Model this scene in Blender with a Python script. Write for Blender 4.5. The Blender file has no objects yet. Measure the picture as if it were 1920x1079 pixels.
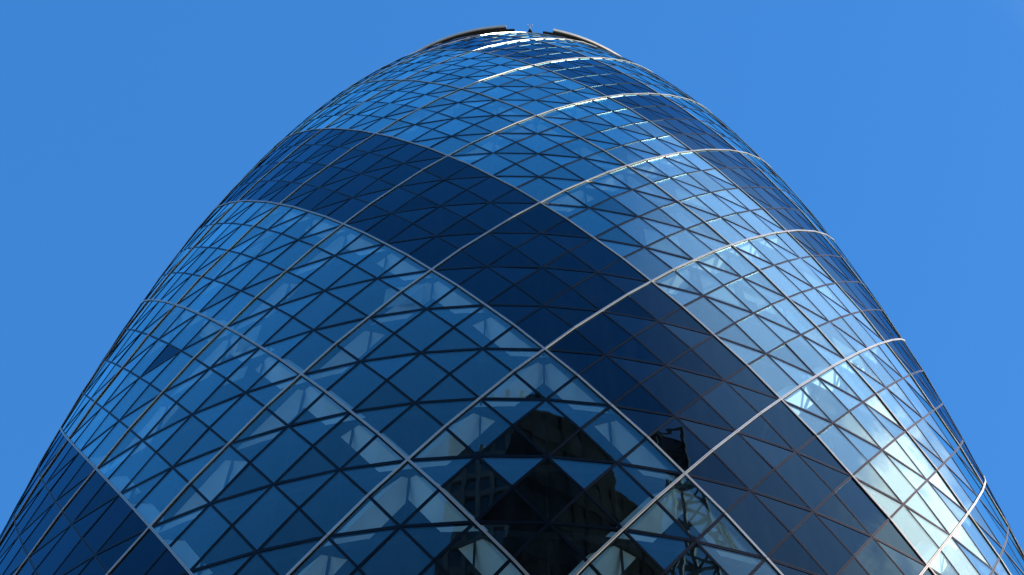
import bpy, bmesh, math, random
from math import sin, cos, radians, pi, sqrt
from mathutils import Vector, Matrix

random.seed(7)
sc = bpy.context.scene
COL = sc.collection

# ------------------------------------------------------------------ camera
Z0 = 57.04                       # height above the ground of level n = 0
CAM = Vector((0.0, -57.11, 1.60))
F_PX, YAW, PITCH, ROLL = 2802.422, -0.0022, 1.1481, 0.0140
import_fit = [28.876, 29.187, 29.4, 29.518, 29.523, 29.333, 28.918, 28.31, 27.441, 26.35, 24.955, 23.252]
TH0 = 0.0450
cy_, sy_, cp_, sp_, cr_, sr_ = cos(YAW), sin(YAW), cos(PITCH), sin(PITCH), cos(ROLL), sin(ROLL)
FWD = Vector((sy_ * cp_, cy_ * cp_, sp_))
r0 = Vector((cy_, -sy_, 0)); u0 = r0.cross(FWD)
RIGHT = cr_ * r0 + sr_ * u0
UP = -sr_ * r0 + cr_ * u0
cd = bpy.data.cameras.new('camera')
cam = bpy.data.objects.new('camera', cd); COL.objects.link(cam)
cam.matrix_world = Matrix(((RIGHT.x, UP.x, -FWD.x, CAM.x), (RIGHT.y, UP.y, -FWD.y, CAM.y),
                           (RIGHT.z, UP.z, -FWD.z, CAM.z), (0, 0, 0, 1)))
cd.sensor_width = 36; cd.lens = F_PX / 1920 * 36
cd.clip_start = 0.1; cd.clip_end = 9000
sc.camera = cam

# ------------------------------------------------------------------ sky and sun
SUN_AZ, SUN_EL = 92.0, 33.0     # azimuth measured from the viewer's side (-y) towards +x
sd = Vector((sin(radians(SUN_AZ)) * cos(radians(SUN_EL)), -cos(radians(SUN_AZ)) * cos(radians(SUN_EL)), sin(radians(SUN_EL))))
w = bpy.data.worlds.new('World'); sc.world = w; w.use_nodes = True
nt = w.node_tree; nt.nodes.clear()
def N(t, **k):
    n = nt.nodes.new(t)
    for a, b in k.items(): setattr(n, a, b)
    return n
sky = N('ShaderNodeTexSky', sky_type='NISHITA', sun_disc=False)
sky.sun_elevation = radians(SUN_EL)
sky.sun_rotation = math.atan2(sd.x, sd.y)
sky.altitude = 0; sky.air_density = 1.0; sky.dust_density = 0.2; sky.ozone_density = 3.0
hs = N('ShaderNodeHueSaturation'); hs.inputs['Saturation'].default_value = 1.25
tint = N('ShaderNodeMix', data_type='RGBA', blend_type='MULTIPLY'); tint.inputs[0].default_value = 1
tint.inputs[7].default_value = (0.92, 1.12, 1.20, 1)
# clouds that stand to the right of the tower (they show in its glass)
tc = N('ShaderNodeTexCoord')
noi = N('ShaderNodeTexNoise'); noi.inputs['Scale'].default_value = 7.0; noi.inputs['Detail'].default_value = 8; noi.inputs['Roughness'].default_value = 0.6
noi.inputs['Distortion'].default_value = 0.3
rmp = N('ShaderNodeMapRange'); rmp.inputs[1].default_value = 0.47; rmp.inputs[2].default_value = 0.57; rmp.clamp = True
dotn = N('ShaderNodeVectorMath', operation='DOT_PRODUCT')
ca, ce = radians(90), radians(42)
dotn.inputs[1].default_value = (sin(ca) * cos(ce), -cos(ca) * cos(ce), sin(ce))
msk = N('ShaderNodeMapRange', interpolation_type='SMOOTHSTEP'); msk.inputs[1].default_value = 0.935; msk.inputs[2].default_value = 0.972
mul = N('ShaderNodeMath', operation='MULTIPLY')
base = N('ShaderNodeMix', data_type='RGBA'); base.inputs[0].default_value = 0.66; base.inputs[7].default_value = (0.24, 1.15, 3.28, 1)
pale_patch = N('ShaderNodeMapRange', interpolation_type='SMOOTHSTEP'); pale_patch.inputs[1].default_value = 0.87; pale_patch.inputs[2].default_value = 0.99; pale_patch.inputs[4].default_value = 0.8  # pale patch added to the out-of-frame sky, brightens reflections in the right-hand panes
vmix = N('ShaderNodeMix', data_type='RGBA'); vmix.inputs[7].default_value = (4.4, 4.9, 7.6, 1)
vdot = N('ShaderNodeVectorMath', operation='DOT_PRODUCT'); va, ve = radians(77), radians(51)
vdot.inputs[1].default_value = (sin(va) * cos(ve), -cos(va) * cos(ve), sin(ve))
cmix = N('ShaderNodeMix', data_type='RGBA'); cmix.inputs[7].default_value = (12.0, 9.4, 9.8, 1)
bg = N('ShaderNodeBackground'); bg.inputs[1].default_value = 0.15
out = N('ShaderNodeOutputWorld')
L = nt.links.new
L(sky.outputs[0], hs.inputs['Color']); L(hs.outputs[0], tint.inputs[6])
L(tc.outputs['Generated'], noi.inputs['Vector']); L(noi.outputs[0], rmp.inputs[0])
L(tc.outputs['Generated'], dotn.inputs[0]); L(dotn.outputs['Value'], msk.inputs[0])
L(rmp.outputs[0], mul.inputs[0]); L(msk.outputs[0], mul.inputs[1]); L(mul.outputs[0], cmix.inputs[0])
L(tint.outputs[2], base.inputs[6]); L(base.outputs[2], vmix.inputs[6])
L(tc.outputs['Generated'], vdot.inputs[0]); L(vdot.outputs['Value'], pale_patch.inputs[0]); L(pale_patch.outputs[0], vmix.inputs[0]); L(vmix.outputs[2], cmix.inputs[6]); L(cmix.outputs[2], bg.inputs[0]); L(bg.outputs[0], out.inputs[0])

sl = bpy.data.lights.new('sun', 'SUN'); sl.energy = 5.0; sl.angle = radians(0.53); sl.color = (1.0, 0.93, 0.80)
so = bpy.data.objects.new('sun', sl); COL.objects.link(so)
so.rotation_euler = sd.to_track_quat('Z', 'Y').to_euler(); so.location = (200, 0, 300)

sc.view_settings.view_transform = 'Standard'; sc.view_settings.look = 'None'
sc.view_settings.exposure = 0.6; sc.view_settings.gamma = 1.0; sc.view_settings.use_curve_mapping = False
cyc = sc.cycles
cyc.max_bounces = 10; cyc.transparent_max_bounces = 24; cyc.glossy_bounces = 5; cyc.diffuse_bounces = 3; cyc.transmission_bounces = 4
cyc.use_denoising = True; cyc.caustics_reflective = False; cyc.caustics_refractive = False
cyc.sample_clamp_indirect = 6.0

# ------------------------------------------------------------------ materials
def mat(name, col=(0.5, 0.5, 0.5), rough=0.5, metal=0.0, var=0.0, scale=4.0, bump=0.0, spec=0.5):
    m = bpy.data.materials.new(name); m.use_nodes = True
    t = m.node_tree; b = t.nodes['Principled BSDF']
    b.inputs['Base Color'].default_value = (*col, 1); b.inputs['Roughness'].default_value = rough
    b.inputs['Metallic'].default_value = metal; b.inputs['Specular IOR Level'].default_value = spec
    if var or bump:
        n = t.nodes.new('ShaderNodeTexNoise'); n.inputs['Scale'].default_value = scale; n.inputs['Detail'].default_value = 6
        o = t.nodes.new('ShaderNodeTexCoord'); t.links.new(o.outputs['Object'], n.inputs['Vector'])
        if var:
            r = t.nodes.new('ShaderNodeMapRange'); r.inputs[3].default_value = 1 - var; r.inputs[4].default_value = 1 + var
            r.inputs[1].default_value = 0.3; r.inputs[2].default_value = 0.7
            x = t.nodes.new('ShaderNodeMix'); x.data_type = 'RGBA'; x.blend_type = 'MULTIPLY'; x.inputs[0].default_value = 1
            x.inputs[6].default_value = (*col, 1)
            t.links.new(n.outputs[0], r.inputs[0]); t.links.new(r.outputs[0], x.inputs[7]); t.links.new(x.outputs[2], b.inputs['Base Color'])
        if bump:
            u = t.nodes.new('ShaderNodeBump'); u.inputs['Strength'].default_value = bump; u.inputs['Distance'].default_value = 0.02
            t.links.new(n.outputs[0], u.inputs['Height']); t.links.new(u.outputs[0], b.inputs['Normal'])
    return m

def glass(name, ior, mirror, coat, trans, dirt=0.03, wave=0.0015):
    """Coated pane: mirror reflection by Fresnel over a tinted see-through body, with a trace of dust."""
    m = bpy.data.materials.new(name); m.use_nodes = True
    t = m.node_tree; t.nodes.clear(); A = t.nodes.new; K = t.links.new
    o = A('ShaderNodeOutputMaterial')
    geo = A('ShaderNodeNewGeometry'); oi = A('ShaderNodeObjectInfo')
    tcn = A('ShaderNodeTexCoord')
    # slow waves in the toughened glass
    nz = A('ShaderNodeTexNoise'); nz.inputs['Scale'].default_value = 0.55; nz.inputs['Detail'].default_value = 1.5
    off = A('ShaderNodeVectorMath'); off.operation = 'ADD'
    sca = A('ShaderNodeVectorMath'); sca.operation = 'SCALE'; sca.inputs['Scale'].default_value = 90.0
    cmb = A('ShaderNodeCombineXYZ')
    addr = A('ShaderNodeMath'); addr.operation = 'ADD'
    K(geo.outputs['Random Per Island'], addr.inputs[0]); K(oi.outputs['Random'], addr.inputs[1])
    K(addr.outputs[0], cmb.inputs[0]); K(cmb.outputs[0], sca.inputs[0])
    K(geo.outputs['Position'], off.inputs[0]); K(sca.outputs[0], off.inputs[1]); K(off.outputs[0], nz.inputs['Vector'])
    bp = A('ShaderNodeBump'); bp.inputs['Strength'].default_value = 1.0; bp.inputs['Distance'].default_value = wave * 3
    K(nz.outputs[0], bp.inputs['Height'])
    # the same mirror strength from outside and from inside the pane
    FA, FB = mirror
    fr = A('ShaderNodeFresnel'); fi = A('ShaderNodeMix'); fi.data_type = 'FLOAT'
    fi.inputs[2].default_value = ior; fi.inputs[3].default_value = 1 / ior
    K(geo.outputs['Backfacing'], fi.inputs[0]); K(fi.outputs[0], fr.inputs['IOR'])
    fm = A('ShaderNodeMath'); fm.operation = 'MULTIPLY_ADD'; fm.use_clamp = True
    fm.inputs[1].default_value = FA; fm.inputs[2].default_value = FB; K(fr.outputs[0], fm.inputs[0])
    gl = A('ShaderNodeBsdfGlossy'); gl.inputs['Roughness'].default_value = 0.0
    K(bp.outputs[0], gl.inputs['Normal'])
    # every pane a little lighter or darker than its neighbour
    rr = A('ShaderNodeMath'); rr.operation = 'FRACT'; K(addr.outputs[0], rr.inputs[0])
    mr = A('ShaderNodeMapRange'); mr.inputs[3].default_value = 0.80; mr.inputs[4].default_value = 1.06
    K(rr.outputs[0], mr.inputs[0])
    cm = A('ShaderNodeMix'); cm.data_type = 'RGBA'; cm.blend_type = 'MULTIPLY'; cm.inputs[0].default_value = 1
    cm.inputs[6].default_value = (*coat, 1); K(mr.outputs[0], cm.inputs[7]); K(cm.outputs[2], gl.inputs['Color'])
    tr = A('ShaderNodeBsdfTransparent'); tr.inputs['Color'].default_value = (*trans, 1)
    df = A('ShaderNodeBsdfDiffuse'); df.inputs['Color'].default_value = (0.55, 0.6, 0.62, 1)
    dn = A('ShaderNodeTexNoise'); dn.inputs['Scale'].default_value = 0.9; dn.inputs['Detail'].default_value = 7
    dr = A('ShaderNodeMapRange'); dr.inputs[1].default_value = 0.4; dr.inputs[2].default_value = 0.75; dr.inputs[3].default_value = dirt * 0.3; dr.inputs[4].default_value = dirt * 1.6
    vs = A('ShaderNodeVectorMath'); vs.operation = 'MULTIPLY'; vs.inputs[1].default_value = (2.6, 2.6, 0.35)
    K(geo.outputs['Position'], vs.inputs[0]); K(vs.outputs[0], dn.inputs['Vector']); K(dn.outputs[0], dr.inputs[0])
    m1 = A('ShaderNodeMixShader'); K(dr.outputs[0], m1.inputs[0]); K(tr.outputs[0], m1.inputs[1]); K(df.outputs[0], m1.inputs[2])
    m2 = A('ShaderNodeMixShader'); K(fm.outputs[0], m2.inputs[0]); K(m1.outputs[0], m2.inputs[1]); K(gl.outputs[0], m2.inputs[2])
    K(m2.outputs[0], o.inputs[0])
    return m

M_CLEAR = glass('clear_glass', 1.5, (2.2, -0.08), (0.58, 0.96, 1.0), (0.85, 0.94, 0.93), 0.010)
M_TINT = glass('tinted_glass', 1.5, (0.90, -0.01), (0.36, 0.78, 1.0), (0.08, 0.12, 0.18), 0.008)
M_BAR = mat('dark_glazing_bar', (0.004, 0.005, 0.008), 0.28, 0.0, 0.15, 2.0, 0, 0.18)
M_GASKET = mat('black_gasket', (0.008, 0.009, 0.012), 0.85, 0, 0, 1, 0, 0.1)
M_SILVER = mat('silver_cover', (0.80, 0.74, 0.63), 0.28, 0.45, 0.10, 1.2)
M_COLUMN = mat('white_column_cladding', (0.86, 0.88, 0.85), 0.55, 0, 0.05, 0.8)
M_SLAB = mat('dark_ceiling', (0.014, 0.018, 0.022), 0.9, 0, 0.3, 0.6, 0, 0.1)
M_CORE = mat('dark_core', (0.015, 0.018, 0.022), 0.8, 0, 0.3, 0.3)
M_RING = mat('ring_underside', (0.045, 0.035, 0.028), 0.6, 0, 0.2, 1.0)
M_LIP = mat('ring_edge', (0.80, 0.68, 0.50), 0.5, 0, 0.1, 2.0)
M_WHITE = mat('white_instrument', (0.8, 0.8, 0.8), 0.4)
M_PAVE = mat('plaza_stone', (0.24, 0.23, 0.215), 0.8, 0, 0.15, 0.4, 0.2)
M_STONE = mat('pale_stone', (0.24, 0.20, 0.19), 0.75, 0, 0.12, 0.8)
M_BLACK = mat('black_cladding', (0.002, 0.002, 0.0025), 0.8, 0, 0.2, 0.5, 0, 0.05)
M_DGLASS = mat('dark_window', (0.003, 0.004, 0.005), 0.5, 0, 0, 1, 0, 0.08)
M_BLUEWIN = mat('blue_window', (0.03, 0.06, 0.09), 0.05, 0, 0, 1, 0, 0.6)
M_STEEL = mat('crane_steel', (0.10, 0.11, 0.12), 0.5, 0.3)

# ------------------------------------------------------------------ helpers
def new_obj(name, mesh, parent=None, **props):
    o = bpy.data.objects.new(name, mesh); COL.objects.link(o)
    if parent is not None: o.parent = parent
    for k, v in props.items(): o[k] = v
    return o

def empty(name, loc, **props):
    o = bpy.data.objects.new(name, None); COL.objects.link(o); o.location = loc
    o.empty_display_size = 1
    for k, v in props.items(): o[k] = v
    return o

class MB:
    def __init__(s): s.v = []; s.f = []; s.m = []
    def box(s, c, x, y, z, mi=0):
        """c centre, x y z half-axis vectors"""
        b = len(s.v)
        for sx, sy, sz in ((-1,-1,-1),(1,-1,-1),(1,1,-1),(-1,1,-1),(-1,-1,1),(1,-1,1),(1,1,1),(-1,1,1)):
            s.v.append(c + x * sx + y * sy + z * sz)
        fl = ((0,3,2,1),(4,5,6,7),(0,1,5,4),(1,2,6,5),(2,3,7,6),(3,0,4,7))
        if x.cross(y).dot(z) < 0: fl = [tuple(reversed(q)) for q in fl]
        for q in fl: s.f.append(tuple(b + i for i in q)); s.m.append(mi)
    def slab(s, pts, n, t, mi=0, me_=None):
        """flat plate: outer face pts, thickness t inwards along n"""
        b = len(s.v); k = len(pts)
        s.v += list(pts) + [p - n * t for p in pts]
        s.f.append(tuple(range(b, b + k))); s.f.append(tuple(reversed(range(b + k, b + 2 * k))))
        for i in range(k):
            j = (i + 1) % k
            s.f.append((b + j, b + i, b + k + i, b + k + j))
        s.m += [mi] * 2 + [mi if me_ is None else me_] * k
    def axbox(s, x0, x1, y0, y1, z0, z1, mi=0):
        s.box(Vector(((x0+x1)/2, (y0+y1)/2, (z0+z1)/2)), Vector(((x1-x0)/2,0,0)), Vector((0,(y1-y0)/2,0)), Vector((0,0,(z1-z0)/2)), mi)
    def mesh(s, name, mats):
        me = bpy.data.meshes.new(name)
        me.from_pydata([tuple(p) for p in s.v], [], s.f)
        for m in mats: me.materials.append(m)
        if len(mats) > 1: me.polygons.foreach_set('material_index', s.m)
        me.update()
        return me

# ------------------------------------------------------------------ profile of the tower
KN = [-7.0, -6, -5, -4, -3] + list(range(-2, 10)) + [10, 11, 12, 13, 14]
KR = [25.6, 26.35, 27.05, 27.72, 28.34] + import_fit + [21.22, 18.86, 16.0, 12.35, 7.6]
def solve_spline():
    n = len(KN); a = [0.0] * n; c = [0.0] * n; d = [0.0] * n
    for i in range(1, n - 1):
        rhs = 6 * (KR[i+1] - 2 * KR[i] + KR[i-1]); w_ = 4 - c[i-1]
        c[i] = 1 / w_; d[i] = (rhs - d[i-1]) / w_
    M = [0.0] * n
    for i in range(n - 2, 0, -1): M[i] = d[i] - c[i] * M[i+1]
    return M
KM = solve_spline()
def prof(n):
    i = max(0, min(len(KN) - 2, int(math.floor(n - KN[0])))); t = n - KN[i]
    return (KM[i]*(1-t)**3 + KM[i+1]*t**3)/6 + (KR[i]-KM[i]/6)*(1-t) + (KR[i+1]-KM[i+1]/6)*t
FL = 8.3
C25 = cos(radians(2.5))
def node_r(j):               # j counts half storeys; n = j/4
    r = prof(j / 4)
    return r / C25 if j % 2 else r
def pt(r, m, z):
    th = radians(10 * m) + TH0
    return Vector((r * sin(th), -r * cos(th), z))
def node(j, m, dr=0.0):
    return pt(node_r(j) + dr, m, Z0 + FL * j / 4)
def proj(p):
    d = p - CAM; z = d.dot(FWD)
    if z < 1: return None
    return (960 + F_PX * d.dot(RIGHT) / z, 539.5 - F_PX * d.dot(UP) / z)
def seen_area(pts, nrm):
    c = sum(pts, Vector()) / len(pts)
    if (CAM - c).dot(nrm) <= 0: return 0
    q = [proj(p) for p in pts]
    if any(x is None for x in q): return 0
    if not any(-5 < x[0] < 1925 and -5 < x[1] < 1084 for x in q): return 0
    a = 0
    for i in range(len(q)):
        x0, y0 = q[i]; x1, y1 = q[(i+1) % len(q)]; a += x0*y1 - x1*y0
    return abs(a) / 2
def seen_len(a, b, nrm):
    if (CAM - (a + b) / 2).dot(nrm) <= 0: return 0
    p, q = proj(a), proj(b)
    if p is None or q is None: return 0
    if not any(-5 < x[0] < 1925 and -5 < x[1] < 1084 for x in (p, q)): return 0
    return math.hypot(p[0]-q[0], p[1]-q[1])
J_LO, J_HI = -26, 54         # first and last node rows (z about 3 m to 169 m)

# ------------------------------------------------------------------ ground
mb = MB()
mb.axbox(-4000, 4000, -4000, 4000, -0.5, 0.0)
g = new_obj('ground', mb.mesh('ground', [M_PAVE]), kind='structure')

# ------------------------------------------------------------------ the tower
T = empty('skyscraper', (0, 0, 0), label='tall bulging glass skyscraper with dark spiral bands and silver diagonal lines', category='skyscraper')

panes = {'diamond_pane': [], 'triangular_pane': []}
def tinted(mp, mn):          # mp = m + n of the pane centre; dark strips run up to the left
    return (mp % 6.0) < 2.0
def face_normal(p):
    n = (p[1] - p[0]).cross(p[2] - p[0]).normalized()
    c = sum(p, Vector()) / len(p)
    if n.x * c.x + n.y * c.y < 0: n = -n
    return n
for j in range(J_LO, J_HI, 2):
    n0 = j / 4
    for k in range(72):
        m = n0 + 0.5 * k     # node on the lower floor line
        # diamond: bottom node (j, m), left/right at j+1, top at j+2
        b_, l_, t_, r_ = node(j, m), node(j+1, m-.25), node(j+2, m), node(j+1, m+.25)
        panes['diamond_pane'].append(([b_, r_, t_, l_], tinted(m + n0 + .25, 0), j, k))
        # upright triangle: base from (j,m) to (j,m+.5), apex (j+1, m+.25)
        panes['triangular_pane'].append(([node(j, m), node(j, m+.5), node(j+1, m+.25)], tinted(m + .25 + n0 + .1, 0), j, k))
        # hanging triangle: base on the upper line, apex below
        panes['triangular_pane'].append(([node(j+1, m+.25), node(j+2, m+.5), node(j+2, m)], tinted(m + .25 + n0 + .4, 0), j, k))

def inset(pts, d):
    c = sum(pts, Vector()) / len(pts)
    res = []
    k = len(pts)
    for i in range(k):
        a, p, b = pts[i-1], pts[i], pts[(i+1) % k]
        e0 = (p - a).normalized(); e1 = (b - p).normalized()
        s = e0.cross(e1).length
        res.append(p + (e1 - e0) * (d / max(s, .2)))
    return res

for name, lst in panes.items():
    rec = []
    for pts, tn, j, k in lst:
        nrm = face_normal(pts)
        rec.append((seen_area(pts, nrm), pts, tn, nrm, j, k))
    rec.sort(key=lambda q: -q[0])
    rest = MB()
    odd_c = Vector((0, 0, 0))
    for idx, (a, pts, tn, nrm, j, k) in enumerate(rec):
        # the maker's and fixer's tolerance: every pane leans by a hair
        ax = Vector((random.uniform(-1, 1), random.uniform(-1, 1), random.uniform(-1, 1))).normalized()
        R = Matrix.Rotation(random.gauss(0, radians(0.28)), 3, ax)
        c = sum(pts, Vector()) / len(pts)
        P = [c + R @ (p - c) for p in inset(pts, 0.02)]
        nn = R @ nrm
        # drop the corners into the pane's own plane so that it is truly flat
        P = [p - nn * (p - c).dot(nn) for p in P]
        if (P[1] - P[0]).cross(P[2] - P[0]).dot(nn) < 0: P.reverse()
        dark = tn
        lab = None
        if name == 'triangular_pane' and not tn and a > 0:
            q = proj(c)
            if q and abs(q[0] - 311) < 14 and abs(q[1] - 670) < 13: dark = True; lab = 'single dark pane among clear blue ones'  # an open vent's darker reflection, put into the glass colour as a tint
        if idx < 300 or lab:
            mb = MB(); mb.slab([p - c for p in P], nn, 0.03, 0, 1)
            o = new_obj(name, mb.mesh(name, [M_TINT if dark else M_CLEAR, M_GASKET]), T)
            o.location = c
            if lab: o['label'] = lab
            elif dark: o['label'] = 'dark tinted glass pane in a spiral band'
        else:
            rest.slab(P, nn, 0.03, 1 if dark else 0, 2)
    new_obj(name, rest.mesh(name, [M_CLEAR, M_TINT, M_GASKET]), T, kind='stuff')

# bars between the panes, and the silver covers on every fourth diagonal
def frame_of(a, b):
    x = (b - a); ln = x.length; x = x / ln
    c = (a + b) / 2
    j = (c.z - Z0) / FL * 4
    dr = (prof(j/4 + .05) - prof(j/4 - .05)) / (.1 * FL)
    rad = Vector((c.x, c.y, 0)).normalized()
    n = (rad - Vector((0, 0, dr))).normalized()
    n = (n - x * n.dot(x)).normalized()
    return c, x, ln, n, x.cross(n)
bars, transoms, covers = [], [], []
for j in range(J_LO, J_HI):
    n0 = j / 4
    for k in range(72):
        m = n0 + .5 * k
        for s in (1, -1):    # s=1 leans right going up, s=-1 leans left
            a, b = node(j, m), node(j + 1, m + .25 * s)
            inv = (m - n0) if s == 1 else (m + n0)
            silver = abs((inv / 2) - round(inv / 2)) < 1e-6
            (covers if silver else bars).append((a, b, s, j))
        if j % 2 == 0:
            transoms.append((node(j, m), node(j, m + .5), 0, j))

def emit(name, lst, builder, mats):
    rec = []
    for it in lst:
        c, x, ln, n, y = frame_of(it[0], it[1])
        rec.append((seen_len(it[0], it[1], n), it, (c, x, ln, n, y)))
    rec.sort(key=lambda q: -q[0])
    rest = MB()
    for i, (a, it, fr) in enumerate(rec):
        if i < 300:
            mb = MB(); builder(mb, it, (Vector(), *fr[1:]))
            o = new_obj(name, mb.mesh(name, mats), T); o.location = fr[0]
        else:
            builder(rest, it, fr)
    new_obj(name, rest.mesh(name, mats), T, kind='stuff')

def bar_b(mb, it, fr):
    c, x, ln, n, y = fr
    s = it[2]
    h = 0.016 if s == 1 else 0.012
    mb.box(c + n * (h + .004) / 2, x * (ln/2 - .012), y * .053, n * (h - .004) / 2)
    mb.box(c - n * .03, x * (ln/2 - .02), y * .046, n * .03, 1)
    mb.box(c + n * (h + .003), x * (ln/2 - .02), y * .010, n * .003, 1)
def transom_b(mb, it, fr):
    c, x, ln, n, y = fr
    for q in (-1, 1):
        mb.box(c + y * (q * .045) + n * .014, x * (ln/2 - .015), y * .033, n * .010)
    mb.box(c - n * .04, x * (ln/2 - .02), y * .070, n * .044, 1)
def cover_b(mb, it, fr):
    c, x, ln, n, y = fr
    j = it[3]; s = it[2]
    cut = 0.012
    hi = 0.0 if s == 1 else -0.006
    mb.box(c + n * (-.038), x * (ln/2 - .01), y * .060, n * .062, 1)
    # a \ strip gives way to the / strip where two covers cross
    ca = cb = cut
    for q in (-1, 1):
        mb.box(c + y * (q * .028) + n * (.044 + hi), x * (ln/2 - .014), y * .0165, n * .020, 0)
    mb.box(c + n * .030, x * (ln/2 - .03), y * .0115, n * .004, 1)
emit('glazing_bar', bars, bar_b, [M_BAR, M_GASKET])
emit('transom', transoms, transom_b, [M_BAR, M_GASKET])
emit('cover_strip', covers, cover_b, [M_SILVER, M_GASKET])

# floors
def ring_mesh(name, r_in, r_out, z0, z1, mats, seg=72, a0=0.0, a1=2*pi, mi_out=0):
    mb = MB(); full = abs(a1 - a0 - 2*pi) < 1e-6
    cnt = seg if full else seg + 1
    for i in range(cnt):
        a = a0 + (a1 - a0) * i / seg
        for r, z in ((r_in, z0), (r_out, z0), (r_out, z1), (r_in, z1)):
            mb.v.append(Vector((r * sin(a), -r * cos(a), z)))
    for i in range(seg):
        b = 4 * i; d = 4 * ((i + 1) % cnt)
        for e in range(4):
            f = (e + 1) % 4
            mb.f.append((b + e, d + e, d + f, b + f)); mb.m.append(mi_out if e == 1 else 0)
    if not full:
        mb.f.append((0, 1, 2, 3)); mb.m.append(0)
        q = 4 * seg; mb.f.append((q+3, q+2, q+1, q)); mb.m.append(0)
    return mb.mesh(name, mats)
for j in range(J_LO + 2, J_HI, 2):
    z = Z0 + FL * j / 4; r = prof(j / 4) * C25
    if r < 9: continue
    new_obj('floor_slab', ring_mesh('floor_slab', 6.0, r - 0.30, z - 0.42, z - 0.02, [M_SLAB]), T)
# central core
mb = MB()
mb.v = []
me = ring_mesh('core', 0.5, 8.0, 0.0, Z0 + FL * 12.6, [M_CORE], 24)
new_obj('core', me, T)
# lift lobby ring and glazed crown beyond the last row of panes
mb = MB(); rows = []
top_n = [J_HI/4, 13.75, 14.0, 14.3, 14.55, 14.7, 14.78]
top_r = [prof(J_HI/4), prof(13.75), 7.6, 5.6, 3.5, 1.7, 0.02]
for nn_, rr_ in zip(top_n, top_r):
    rows.append(len(mb.v))
    for i in range(36):
        a = 2*pi*i/36 + TH0; mb.v.append(Vector((rr_*sin(a), -rr_*cos(a), Z0 + FL*nn_)))
for q in range(len(rows)-1):
    for i in range(36):
        k2 = (i+1) % 36
        mb.f.append((rows[q]+i, rows[q]+k2, rows[q+1]+k2, rows[q+1]+i)); mb.m.append(0)
cap = new_obj('crown_dome', mb.mesh('crown_dome', [M_TINT]), T)
new_obj('lobby_wall', ring_mesh('lobby_wall', 23.2, 24.0, 0.0, Z0 + FL*J_LO/4 + .0, [M_CORE], 72), T)

# white clad columns of the diagrid, inside the glass and under the silver lines
def col_pt(nv, m):
    return pt(prof(nv) - 0.80, m, Z0 + FL * nv)
for s in (1, -1):
    for q in range(18):
        mb = MB()
        nv = -6.0
        while nv < 12.4:
            inv = 2 * q
            m0 = inv + s * nv; m1 = inv + s * (nv + .5)
            a, b = col_pt(nv, m0), col_pt(nv + .5, m1)
            x = b - a; ln = x.length; x /= ln
            c = (a + b) / 2
            rad = Vector((c.x, c.y, 0)).normalized(); y = x.cross(rad).normalized(); n = y.cross(x)
            base = len(mb.v)
            sec = [y * .70, n * .42, y * -.70, n * -.42]
            for e in (a, b):
                for v_ in sec: mb.v.append(e + v_)
            for i in range(4):
                i2 = (i + 1) % 4
                mb.f.append((base + i, base + i2, base + 4 + i2, base + 4 + i)); mb.m.append(0)
            nv += .5
        me = mb.mesh('diagonal_column', [M_COLUMN])
        bm = bmesh.new(); bm.from_mesh(me); bmesh.ops.recalc_face_normals(bm, faces=bm.faces); bm.to_mesh(me); bm.free()
        new_obj('diagonal_column', me, T)
# inner glazing posts behind the outer skin
mb = MB()
for j in range(-8, 44, 2):
    for k in range(72):
        m = j/4 + .5*k
        c0 = pt(prof(j/4) - .55, m, Z0 + FL*j/4); c1 = pt(prof((j+2)/4) - .55, m, Z0 + FL*(j+2)/4 - .43)
        c = (c0 + c1)/2; rad = Vector((c.x, c.y, 0)).normalized(); tan = Vector((-rad.y, rad.x, 0))
        mb.box(c, (c1 - c0)/2, tan * .035, rad * .06)
new_obj('inner_mullion', mb.mesh('inner_mullion', [M_GASKET]), T, kind='stuff')

# a few blinds drawn down behind the clear panes
M_BLIND = mat('pale_blind', (0.42, 0.46, 0.46), 0.8, 0, 0.05, 2.0)
rb = random.Random(21)
for q in range(46):
    j = 2 * rb.randint(-3, 14); m = j/4 + .5 * rb.randint(-11, 9) + .25
    if tinted(m + j/4 + .5, 0) or (abs(m) < 3 and j < 0): continue
    w_ = rb.choice((.18, .22, .10)); h0 = rb.uniform(.8, 2.6)
    zt = Z0 + FL*(j+2)/4 - .45; zb = zt - h0
    p0, p1 = pt(prof((j+1)/4) - .42, m - w_, 0), pt(prof((j+1)/4) - .42, m + w_, 0)
    c = (p0 + p1) / 2 + Vector((0, 0, (zt + zb)/2)); tn_ = (p1 - p0) / 2
    mb = MB(); mb.box(Vector(), tn_, Vector((tn_.y, -tn_.x, 0)).normalized() * .012, Vector((0, 0, h0/2)))
    o = new_obj('blind', mb.mesh('blind', [M_BLIND]), T); o.location = c

# maintenance ring round the shoulder of the roof, open in the middle
RZ = Z0 + 91.2
def arc(nm, ri, ro, za, zb, d0, d1, seg, mats, mi=0, lab=None):
    o = new_obj(nm, ring_mesh(nm, ri, ro, za, zb, mats, seg, radians(d0), radians(d1), mi), T)
    if lab: o['label'] = lab
    return o
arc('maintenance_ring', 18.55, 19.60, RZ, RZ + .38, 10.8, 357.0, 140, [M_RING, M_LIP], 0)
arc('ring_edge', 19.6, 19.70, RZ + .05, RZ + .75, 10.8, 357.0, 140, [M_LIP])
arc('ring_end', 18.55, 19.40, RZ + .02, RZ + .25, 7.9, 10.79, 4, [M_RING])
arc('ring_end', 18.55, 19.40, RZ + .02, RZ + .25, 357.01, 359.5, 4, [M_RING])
for d in range(15, 356, 10):
    a = radians(d); rad = Vector((sin(a), -cos(a), 0)); tan = Vector((cos(a), sin(a), 0))
    mb = MB(); mb.box(rad * 18.4 + Vector((0, 0, RZ + .1)), rad * .9, tan * .09, Vector((0, 0, .09)))
    new_obj('ring_bracket', mb.mesh('ring_bracket', [M_RING]), T)

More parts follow.
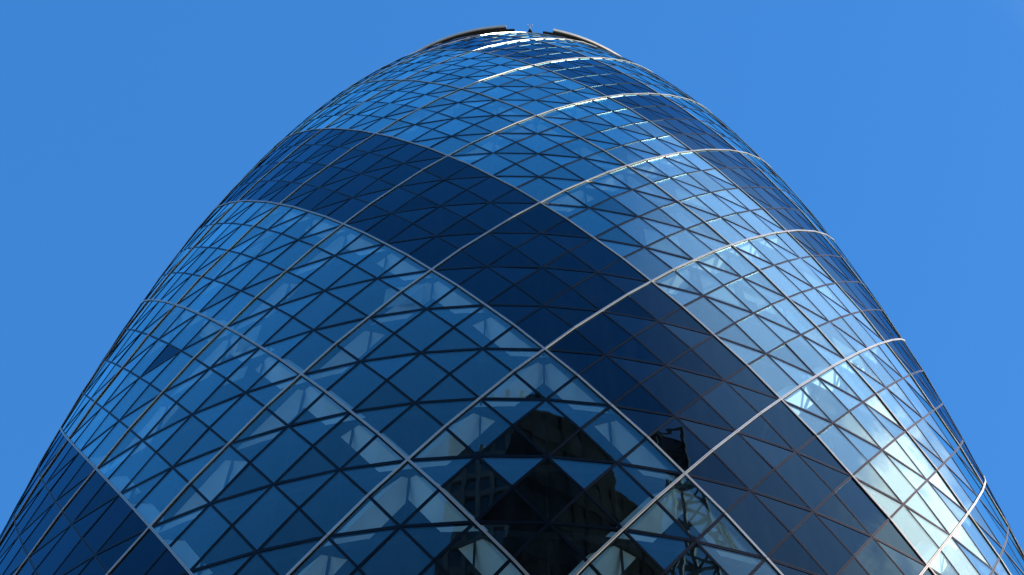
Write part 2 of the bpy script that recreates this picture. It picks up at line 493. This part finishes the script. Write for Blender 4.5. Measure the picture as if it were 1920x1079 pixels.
# weather mast in the gap of the ring
a = radians(4.1); mp = Vector((19.15 * sin(a), -19.15 * cos(a), RZ - .35))
Mst = empty('weather_mast', mp, label='tiny weather mast with white instruments on the roof edge', category='mast')
Mst.scale = (.72, .72, .85)
def lathe(prof_, seg=10):
    mb = MB()
    for r, z in prof_:
        for i in range(seg):
            t = 2*pi*i/seg; mb.v.append(Vector((r*cos(t), r*sin(t), z)))
    for q in range(len(prof_)-1):
        for i in range(seg):
            k2 = (i+1) % seg
            mb.f.append((q*seg+i, q*seg+k2, (q+1)*seg+k2, (q+1)*seg+i)); mb.m.append(0)
    mb.f.append(tuple(reversed(range(seg)))); mb.m.append(0)
    mb.f.append(tuple(range((len(prof_)-1)*seg, len(prof_)*seg))); mb.m.append(0)
    return mb
mb = lathe([(.34, 0), (.34, .5), (.26, 1.1), (.16, 1.8), (.10, 2.0)]); new_obj('mast_base', mb.mesh('mast_base', [M_GASKET]), Mst)
mb = lathe([(.035, 2.0), (.03, 3.9)]); new_obj('pole', mb.mesh('pole', [M_WHITE]), Mst)
mb = MB(); mb.axbox(-.32, .32, -.03, .03, 2.85, 2.92); mb.axbox(-.36, .36, -.03, .03, 3.72, 3.79)
new_obj('cross_arm', mb.mesh('cross_arm', [M_WHITE]), Mst)
for q in (-1, 1):
    mb = lathe([(.04, 0), (.09, .05), (.09, .15), (.03, .2)], 8); o = new_obj('anemometer', mb.mesh('anemometer', [M_WHITE]), Mst); o.location = (q*.33, 0, 3.8)
mb = MB(); mb.axbox(.10, .24, -.30, -.1, .5, 1.7); new_obj('instrument_box', mb.mesh('instrument_box', [M_WHITE]), Mst)

# ------------------------------------------------------------------ neighbours, mirrored in the glass
def on_az(az, dist, z=0):   # from the middle of the facade
    return Vector((0 + dist * sin(radians(az)), -29 - dist * cos(radians(az)), z))
def tower(name, label, az, dist, width, depth, height, yaw, mats, floor_h, bay, win_w, win_h, proud, body_mat, win_mat, n_min=0):
    c = on_az(az, dist)
    E = empty(name, c, label=label, category='tower block'); E.rotation_euler = (0, 0, radians(yaw))
    mb = MB(); mb.axbox(-width/2, width/2, -depth, 0, 0, height)
    new_obj('wall', mb.mesh('wall', [body_mat]), E)
    return E
# black tower straight ahead of the facade
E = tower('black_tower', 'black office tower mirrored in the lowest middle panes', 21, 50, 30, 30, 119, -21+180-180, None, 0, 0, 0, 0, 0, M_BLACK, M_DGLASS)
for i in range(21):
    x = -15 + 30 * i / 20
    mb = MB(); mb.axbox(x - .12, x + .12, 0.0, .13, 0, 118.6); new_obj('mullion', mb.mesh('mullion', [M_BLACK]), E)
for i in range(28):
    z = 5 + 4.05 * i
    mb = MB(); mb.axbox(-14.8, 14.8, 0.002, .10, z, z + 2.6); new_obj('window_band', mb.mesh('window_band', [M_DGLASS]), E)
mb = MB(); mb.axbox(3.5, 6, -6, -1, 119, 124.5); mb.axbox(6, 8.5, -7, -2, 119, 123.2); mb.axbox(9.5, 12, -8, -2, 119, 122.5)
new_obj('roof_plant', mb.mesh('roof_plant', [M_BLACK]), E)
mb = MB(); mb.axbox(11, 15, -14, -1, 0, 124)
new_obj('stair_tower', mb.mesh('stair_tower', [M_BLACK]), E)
# stone gridded tower to its left
E = tower('stone_tower', 'pale stone tower with rows of windows mirrored left of the black one', -6.3, 60, 19, 22, 139, 6, None, 0, 0, 0, 0, 0, M_DGLASS, M_BLUEWIN)
for i in range(13):
    x = -9.5 + 19 * i / 12
    mb = MB(); mb.axbox(x - .22, x + .22, 0, .55, 0, 139.4); new_obj('pier', mb.mesh('pier', [M_STONE]), E)
for i in range(37):
    z = 2 + 3.75 * i
    mb = MB(); mb.axbox(-9.4, 9.4, 0, .35, z, z + 1.0); new_obj('spandrel', mb.mesh('spandrel', [M_STONE]), E)
for i in range(20, 37):
    for k in range(12):
        x = -9.5 + 19 * (k + .5) / 12; z = 2 + 3.75 * i + 1.0
        if z > 137: continue
        mb = MB(); mb.axbox(-.50, .50, 0, .12, 0, 2.6)
        o = new_obj('window', mb.mesh('window', [M_BLUEWIN]), E); o.location = (x, 0.003, z + .05)
mb = MB(); mb.axbox(-7, 5, -16, -4, 139, 141.5); new_obj('roof_plant', mb.mesh('roof_plant', [M_BLACK]), E)
# tower crane on the right of the black tower
def lattice(name, parent, a, b, wdt, step, r):
    mb = MB(); x = (b - a); ln = x.length; x /= ln
    up = Vector((0, 0, 1)) if abs(x.z) < .9 else Vector((0, 1, 0))
    y = x.cross(up).normalized(); z = y.cross(x)
    cor = [(y*i + z*k) * wdt/2 for i, k in ((-1,-1),(1,-1),(1,1),(-1,1))]
    def strut(p, q, rr):
        d = q - p; l = d.length; d /= l
        u = d.cross(Vector((.31, .52, .8))).normalized(); v = d.cross(u)
        mb.box((p+q)/2, d*l/2, u*rr, v*rr)
    for c in cor: strut(a + c, b + c, r)
    n = max(1, int(ln/step))
    for i in range(n):
        p = a + x*(ln*i/n); q = a + x*(ln*(i+1)/n)
        for k in range(4):
            c0, c1 = cor[k], cor[(k+1) % 4]
            strut(p + c0, q + c1, r*.6); strut(p + c0, p + c1, r*.6)
    return new_obj(name, mb.mesh(name, [M_STEEL]), parent)
cb = on_az(39.5, 52)
E = empty('tower_crane', cb, label='steel lattice tower crane mirrored beside the black tower', category='crane')
lattice('mast', E, Vector((0, 0, 0)), Vector((0, 0, 126)), 3.4, 3.0, .17)
lattice('jib', E, Vector((0, 0, 124)), Vector((22, -14, 126)), 1.5, 1.8, .12)
lattice('counter_jib', E, Vector((0, 0, 123)), Vector((-6, 4.5, 123.2)), 1.5, 1.8, .12)
mb = MB(); mb.axbox(-1.6, 1.6, -1.6, 1.6, 121, 123.5); new_obj('cab', mb.mesh('cab', [M_STEEL]), E)
